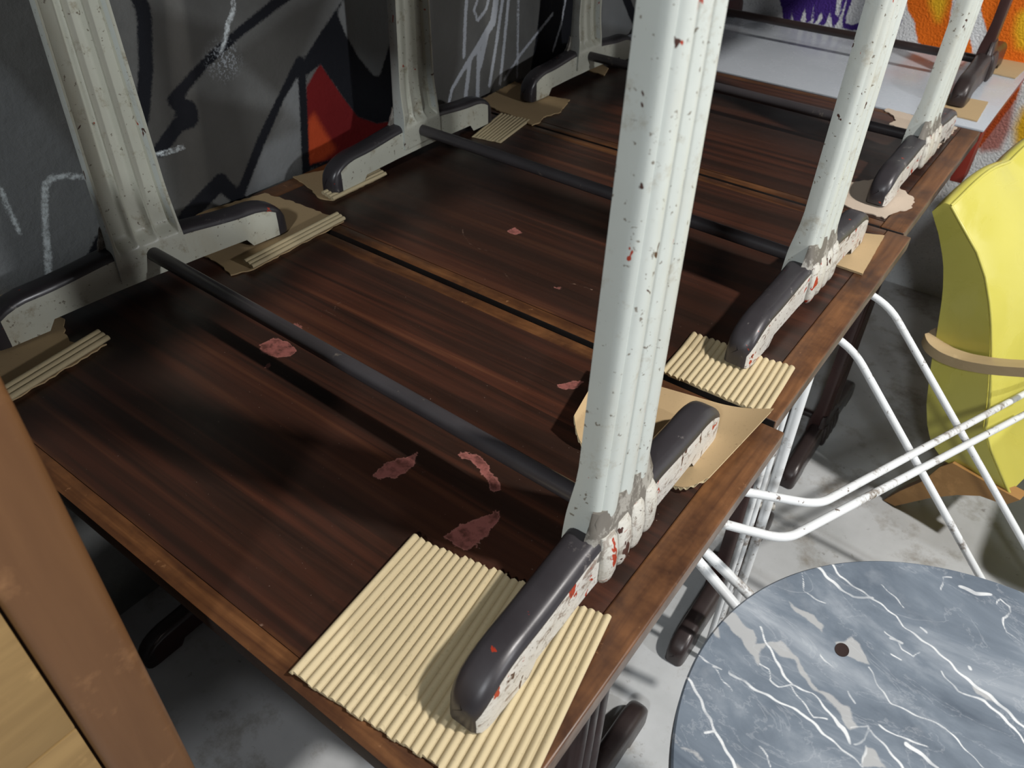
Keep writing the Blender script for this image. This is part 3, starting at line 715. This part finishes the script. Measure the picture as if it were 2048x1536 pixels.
vein = mn([vl([(930, 80), (1010, 150), (1130, 250), (1240, 255)], [.003, .0022, .002, .0014]), vl([(1015, 65), (1060, 130), (1240, 265), (1360, 345), (1410, 405), (1500, 480), (1640, 590), (1760, 700), (1880, 800), (2048, 940)], [.0018, .002, .0015, .0012, .001, .0015, .0014, .0022, .0028, .0015]),
    vl([(245, 670), (300, 760), (380, 900), (420, 1010), (500, 1163)], .0022), vl([(465, 655), (680, 770), (880, 890), (1050, 1030), (1110, 1080), (1190, 1163)], [.0015, .0018, .002, .0014, .001, .001]),
    vl([(640, 400), (665, 500), (740, 620), (820, 720), (910, 760), (1010, 880), (1080, 940), (1130, 1030)], [.0006, .0014, .0016, .0010, .0010, .0014, .0035, .001]), vl([(640, 610), (690, 640), (705, 690), (745, 730), (815, 722)], .0008),
    vl([(815, 730), (880, 830), (930, 900), (1000, 910)], .0008), vl([(1210, 620), (1270, 730), (1340, 810), (1480, 880), (1620, 950), (1840, 1163)], [.0004, .0006, .0004, .0006, .0006, .0006]),
    vl([(1220, 950), (1300, 1050), (1390, 1163)], .0014), vl([(1420, 1040), (1490, 1090), (1600, 1163)], [.003, .0032, .0016]), vl([(1280, 930), (1370, 995), (1540, 1060)], .0007),
    vl([(1310, 430), (1380, 490), (1400, 530), (1460, 580), (1480, 550)], .0006), vl([(1340, 470), (1400, 498)], .0018), vl([(1600, 640), (1700, 750), (1830, 810), (1990, 940), (2048, 1020)], [.0006, .0008, .0022, .0024, .001]),
    vl([(870, 130), (880, 220), (990, 285)], .0006), vl([(1290, 190), (1420, 310)], .0006), vl([(1720, 195), (1790, 225), (1860, 232)], .004), vl([(1610, 210), (1625, 155), (1660, 150)], .001),
    vl([(1900, 290), (1910, 260), (1960, 300), (1975, 340), (1940, 370), (1960, 440), (2048, 490)], .0009), vl([(310, 560), (420, 640)], .0008), vl([(380, 620), (430, 690), (490, 750)], .0005), vl([(640, 1060), (690, 1100), (710, 1163)], .0008),
    vl([(340, 960), (385, 960)], .0012), vl([(970, 560), (1040, 630)], .0004), vl([(1110, 760), (1150, 825)], .0007), vl([(1350, 560), (1400, 600)], .0012), vl([(1120, 940), (1210, 930), (1200, 1000), (1150, 1030)], .0008), vl([(1500, 415), (1530, 440)], .0016), vl([(1765, 620), (1768, 628)], .003), vl([(1200, 1040), (1195, 1163)], .0008)])
pp = lambda L: sd_poly(P, MZ(L))
patch = mn([pp([(440, 330), (500, 330), (540, 385), (600, 420), (615, 500), (665, 495), (640, 530), (635, 620), (590, 560), (540, 470), (470, 400), (440, 365)]),
    pp([(665, 495), (740, 490), (800, 540), (860, 610), (910, 700), (950, 745), (1020, 780), (1060, 820), (1110, 840), (1130, 900), (1165, 940), (1110, 950), (1065, 870), (1010, 810), (930, 750), (870, 670), (820, 580), (740, 560), (690, 520)]),
    pp([(790, 270), (850, 310), (920, 350), (965, 405), (965, 440), (900, 380), (830, 330)]), pp([(1040, 490), (1130, 465), (1175, 495), (1210, 600), (1160, 590), (1100, 550), (1060, 520)]),
    pp([(1200, 1050), (1250, 1075), (1300, 1163), (1195, 1163)]), pp([(170, 960), (230, 1050), (300, 1085), (335, 1130), (260, 1080), (190, 1010)]), pp([(390, 420), (425, 410), (440, 470), (400, 445)]), pp([(1770, 720), (1860, 770), (1890, 810), (1840, 800), (1790, 760)]), pp([(500, 1140), (560, 1163), (490, 1163)])])
set_attr(me, 'vein', vein); set_attr(me, 'patch', patch)
RT = thing('round_marble_table', (CM[0], CM[1], 0), 'round grey marble table with white veins at the lower right', 'table')
top = link('marble_top', me, M['marble'], RT, 40)
t = NT('dark_hole'); M['hole'] = t.out((.02, .008, .006), .9)
hx, hy = MZ([(1077, 533)])[0]
rings = [[(hx+r*math.cos(2*math.pi*k/24)*.9, hy+r*math.sin(2*math.pi*k/24)*1.1, z) for k in range(24)] for r, z in ((.0078, ZM-.001), (.0075, ZM+.0005), (.0065, ZM+.0003), (.004, ZM+.0002))]
V, Fc = loft(rings); link('drill_hole', mesh('drill_hole', V, Fc), M['hole'], RT, 40)
prof = [(.025, ZM-.021), (.11, ZM-.024), (.11, ZM-.034), (.035, ZM-.05), (.026, ZM-.10), (.024, .30), (.030, .12), (.05, .07), (.16, .035), (.185, .015), (.185, 0), (.02, 0)]
rings = [[(CM[0]+r*math.cos(2*math.pi*k/40), CM[1]+r*math.sin(2*math.pi*k/40), z) for k in range(40)] for r, z in prof]
V, Fc = loft(rings); link('pedestal', mesh('pedestal', V, Fc), M['iron_brown'], RT, 35)

# ------------------------------------------------------------------ white tubular folding chair
t = NT('white_tube_enamel')
c = t.mix(t.noise(12, 4), (.74, .76, .78), (.62, .63, .63))
c = t.mix(t.ramp(t.noise(48, 5, .7), [(.62, 0), (.66, 1)]), c, (.11, .075, .055))
c = t.mix(t.ramp(t.noise(9, 6, .75, t.coord(loc=(2, 2, 2))), [(.55, 0), (.62, .85)]), c, (.17, .13, .10))
t.bump(t.noise(60, 4), .15, .001); M['tube'] = t.out(c, .38, spec=.5)
FC = thing('folding_chair', (-.05, 1.2, 0), 'white enamelled tubular folding chair with rust spots beside the tables', 'chair')
def tube(name, pts, r=.0064, parent=FC, rad=.04): return link(name, tube_mesh(name, fillet(pts, rad), r, 14), M['tube'], parent, 60)
pA0 = on_z(1775, 605, .66); pB0 = on_z(1702, 690, .66); pA1 = on_z(2048, 1086, .27)
nrm = np.cross(pB0-pA0, pA1-pA0)
PL = lambda x, y, off=0.0: tuple(on_plane(x, y, pA0+off*nrm/np.linalg.norm(nrm), nrm))
def to_floor(a, b):
    a, b = np.array(a), np.array(b); k = (a[2]-.008)/(a[2]-b[2]); return tuple(a+(b-a)*k)
dx = np.array([-.10, 0, .015])
fA = to_floor(pA0, PL(2048, 1086)); fB = to_floor(pB0, PL(1958, 1150))
tube('frame_tube', [tuple(np.array(pA0)+dx), tuple(pA0), fA]); tube('frame_tube', [tuple(np.array(pB0)+dx), tuple(pB0), fB])
sgn = 1 if (nrm@(CAM-pA0)) > 0 else -1
o15 = .0145*sgn
cR = PL(2085, 768, o15); cM = PL(1662, 1000, o15); cB = PL(1636, 1010, o15)
dR = PL(2085, 810, o15); dM = PL(1606, 1063, o15); dB = PL(1570, 1080, o15)
def at_z(x, y, z): return tuple(on_z(x, y, z))
cz, dz = cB[2], dB[2]
tube('seat_tube', [cR, cB, at_z(1470, 980, cz+.03)], rad=.03); tube('seat_tube', [dR, dB, at_z(1425, 1042, dz+.03)], rad=.03)
# upright legs next to the table edge
def upright(px, py, y, z0, z1, r):
    p = on_y(px, py, y); tube('leg', [(p[0], y, z0), (p[0], y+.004, (z0+z1)/2), (p[0]-.004, y+.006, z1)], r)
upright(1539, 997, .98, .01, .70, .0085); upright(1512, 1010, .965, .01, .70, .0065); upright(1500, 1020, .94, .01, .70, .0055)
for q in (((1401, 1128), (1480, 1222)), ((1415, 1108), (1505, 1196))):
    a = on_z(*q[0], .42); b = on_z(*q[1], .36); d = b-a
    tube('brace', [tuple(a-d*1.2), tuple(a), tuple(b), tuple(b+d*.8)], .0085)
bp = on_z(1533, 1010, .40); 
link('rivet', tube_mesh('rivet', [tuple(bp+np.array([-.012, -.012, 0])), tuple(bp+np.array([.012, .004, 0]))], .007, 10), M['iron_dusty'], FC, 60)

# ------------------------------------------------------------------ yellow vinyl lounge chair
t = NT('yellow_vinyl'); n1 = t.noise(8, 4)
c = t.mix(n1, (.58, .53, .115), (.52, .47, .09))
t.bump(t.noise(11, 3, .5), .22, .012); M['vinyl'] = t.out(c, t.ramp(t.noise(6, 4, .6, None, .8), [(.40, .16), (.56, .42)]), spec=.55)
def mat_plainwood(name, a, b, axis, seed):
    t = NT(name); sc = [60, 60, 60]; sc[axis] = 5
    n1 = t.noise(1, 5, .6, t.coord(tuple(sc), loc=(seed, seed, 0)), .4)
    c = t.mix(n1, a, b); c = t.mix(t.ramp(t.noise(13, 5, .7, t.coord(loc=(seed, 2, 1))), [(.58, 0), (.74, .45)]), c, tuple(min(1, v*1.7+k) for v, k in zip(b, (.05, .035, .02))))
    return t.out(c, .42, spec=.35)
M['armwood'] = mat_plainwood('pale_bent_wood', (.42, .30, .16), (.54, .41, .24), 0, 9)
S0 = np.array([-.07, 1.62, 0]); tv = np.array([.97, -.243, 0]); bv = np.array([.243, .97, 0])
EP = lambda x, y: on_plane(x, y, S0, bv)
left = [(1862, 424), (1866, 440), (1875, 471), (1883, 525), (1882, 570), (1878, 606), (1867, 671), (1858, 715), (1852, 759), (1847, 802), (1848, 850), (1856, 885), (1880, 918)]
right = [(1904, 412), (1916, 434), (1935, 468), (1956, 505), (1972, 552), (1980, 600), (1984, 640), (1985, 700), (1983, 760), (1979, 810), (1972, 855), (1984, 900), (2020, 985)]
def respl(L, n):
    L = np.array([EP(*p) for p in L]); s = np.r_[0, np.cumsum(np.linalg.norm(np.diff(L, axis=0), axis=1))]
    q = np.linspace(0, s[-1], n); return np.c_[[np.interp(q, s, L[:, k]) for k in range(3)]].T
n = 26; Lp, Rp = respl(left, n), respl(right, n)
YC = thing('lounge_chair', (.1, 1.8, 0), 'glossy yellow vinyl lounge chair with a bent wooden armrest at the right edge', 'chair')
depth_n = 40; rings = []
for j in range(depth_n+1):
    f = j/depth_n; s = f*.95
    rise = .050*math.sin(min(1, s/.45)*math.pi/2)+.020*abs(math.sin(s*math.pi/.21))
    e = max(0, .018-s)/.018; shrink = 1-.10*e*e
    ring = []
    cen = (Lp+Rp)/2
    for k in range(n):
        ring.append(cen[k]+(Lp[k]-cen[k])*shrink)
    for k in range(n-1, -1, -1):
        bl = .018*math.sin(math.pi*k/(n-1))*math.sin(min(1, s*7)*math.pi/2)
        ring.append(cen[k]+(Rp[k]-cen[k])*shrink+tv*bl)
    R2 = []
    for idx, p in enumerate(ring):
        k = idx if idx < n else 2*n-1-idx
        p = p+bv*s; up = 1-k/(n-1)
        p = p+np.array([0, 0, rise*max(0, up*1.6-.6)])
        R2.append(p)
    # crowned top between the two top corners
    a, b = R2[0], R2[-1]
    for q in (.8, .6, .4, .2): R2.append(a*(1-q)+b*q+np.array([0, 0, .012*math.sin(math.pi*q)]))
    rings.append(R2)
V, Fc = loft(rings); back = link('upholstered_back', mesh('upholstered_back', V, Fc), M['vinyl'], YC, 55)
pip = [tuple(p-bv*.002) for p in Rp]; link('piping', tube_mesh('piping', pip, .0032, 8), M['vinyl'], back, 60)
pip = [tuple(r[2*n-1]+np.array([0, 0, .001])) for r in rings]; link('piping', tube_mesh('piping', pip, .0032, 8), M['vinyl'], back, 60)
# seat, behind the end panel, mostly out of the picture
bm = box_bm(.38, .95, 1.45, 2.2, .18, .46, .05, 5); link('seat_cushion', from_bm(bm, 'seat'), M['vinyl'], YC)
# bent armrest running round the end panel
AP = lambda x, y, o: on_plane(x, y, S0-bv*o, bv)
arm_c = [AP(1880, 668, -.04), AP(1864, 676, -.005), AP(1868, 692, .012), AP(1888, 708, .022), AP(1925, 722, .026), AP(1985, 733, .028), AP(2060, 738, .028), AP(2200, 746, .028)]
arm_c = fillet(arm_c, .03, 4); rings = []
for i, p in enumerate(arm_c):
    tdir = (arm_c[min(i+1, len(arm_c)-1)]-arm_c[max(i-1, 0)]).normalized(); side_ = Vector((tdir.y, -tdir.x, 0)).normalized()
    wd = .012 if i < 4 else .019; h2 = .011
    rings.append([p+side_*wd+Vector((0, 0, h2)), p+side_*wd-Vector((0, 0, h2)), p-side_*wd-Vector((0, 0, h2)), p-side_*wd+Vector((0, 0, h2))])
V, Fc = loft(rings); link('armrest', mesh('armrest', V, Fc), M['armwood'], YC, 30)
# curved wooden leg
lp = [(1766, 1003), (1800, 982), (1846, 962), (1880, 934), (1905, 926), (1968, 962), (2040, 1000), (2010, 1010), (1960, 992), (1915, 990), (1860, 996), (1790, 1012)]
Pn = [AP(x, y, .01) for x, y in lp]; zmin = min(p[2] for p in Pn)
Pn = [p+np.array([0, 0, max(0, .002-p[2])]) for p in Pn]
V = [tuple(p) for p in Pn]+[tuple(p+bv*.035) for p in Pn]; k = len(Pn)
Fc = [tuple(range(k)), tuple(range(2*k-1, k-1, -1))]+[(i, i+k, (i+1) % k+k, (i+1) % k) for i in range(k)]
M['legwood'] = mat_plainwood('varnished_leg_wood', (.34, .17, .055), (.46, .25, .09), 0, 12)
leg1 = link('leg', mesh('leg', V, Fc), M['legwood'], YC, 20)
leg2 = leg1.copy(); COL.objects.link(leg2); leg2.parent = YC; leg2.location = leg1.location+Vector(tuple(bv*.5))

# ------------------------------------------------------------------ wooden cabinet standing close at the left
M['stile'] = mat_plainwood('scuffed_brown_frame', (.085, .036, .013), (.14, .066, .026), 2, 21)
M['plank'] = mat_plainwood('honey_oak_plank', (.15, .088, .032), (.31, .20, .08), 1, 25)
CB = thing('wooden_cabinet', (-.62, -.2, 0), 'scuffed wooden frame-and-panel cabinet close at the lower left', 'cabinet')
cx = -.45
box('carcass', -.80, cx-.022, -.52, .108, .02, 1.16, M['stile'], CB, .004)
box('stile', cx-.022, cx, .053, .114, 0, 1.18, M['stile'], CB, .009, 4)
box('stile', cx-.022, cx, -.54, -.48, 0, 1.18, M['stile'], CB, .009, 4)
box('rail', cx-.022, cx-.001, -.48, .053, 1.10, 1.18, M['stile'], CB, .006, 3)
box('rail', cx-.022, cx-.001, -.48, .053, 0, .10, M['stile'], CB, .006, 3)
zz = [.10, .30, .54, .780, .94, 1.10]
for a, b in zip(zz, zz[1:]): box('plank', cx-.021, cx-.009, -.478, .051, a+.001, b-.001, M['plank'], CB, .002)
box('cabinet_top', -.82, cx+.01, -.56, .125, 1.18, 1.20, M['stile'], CB, .004)
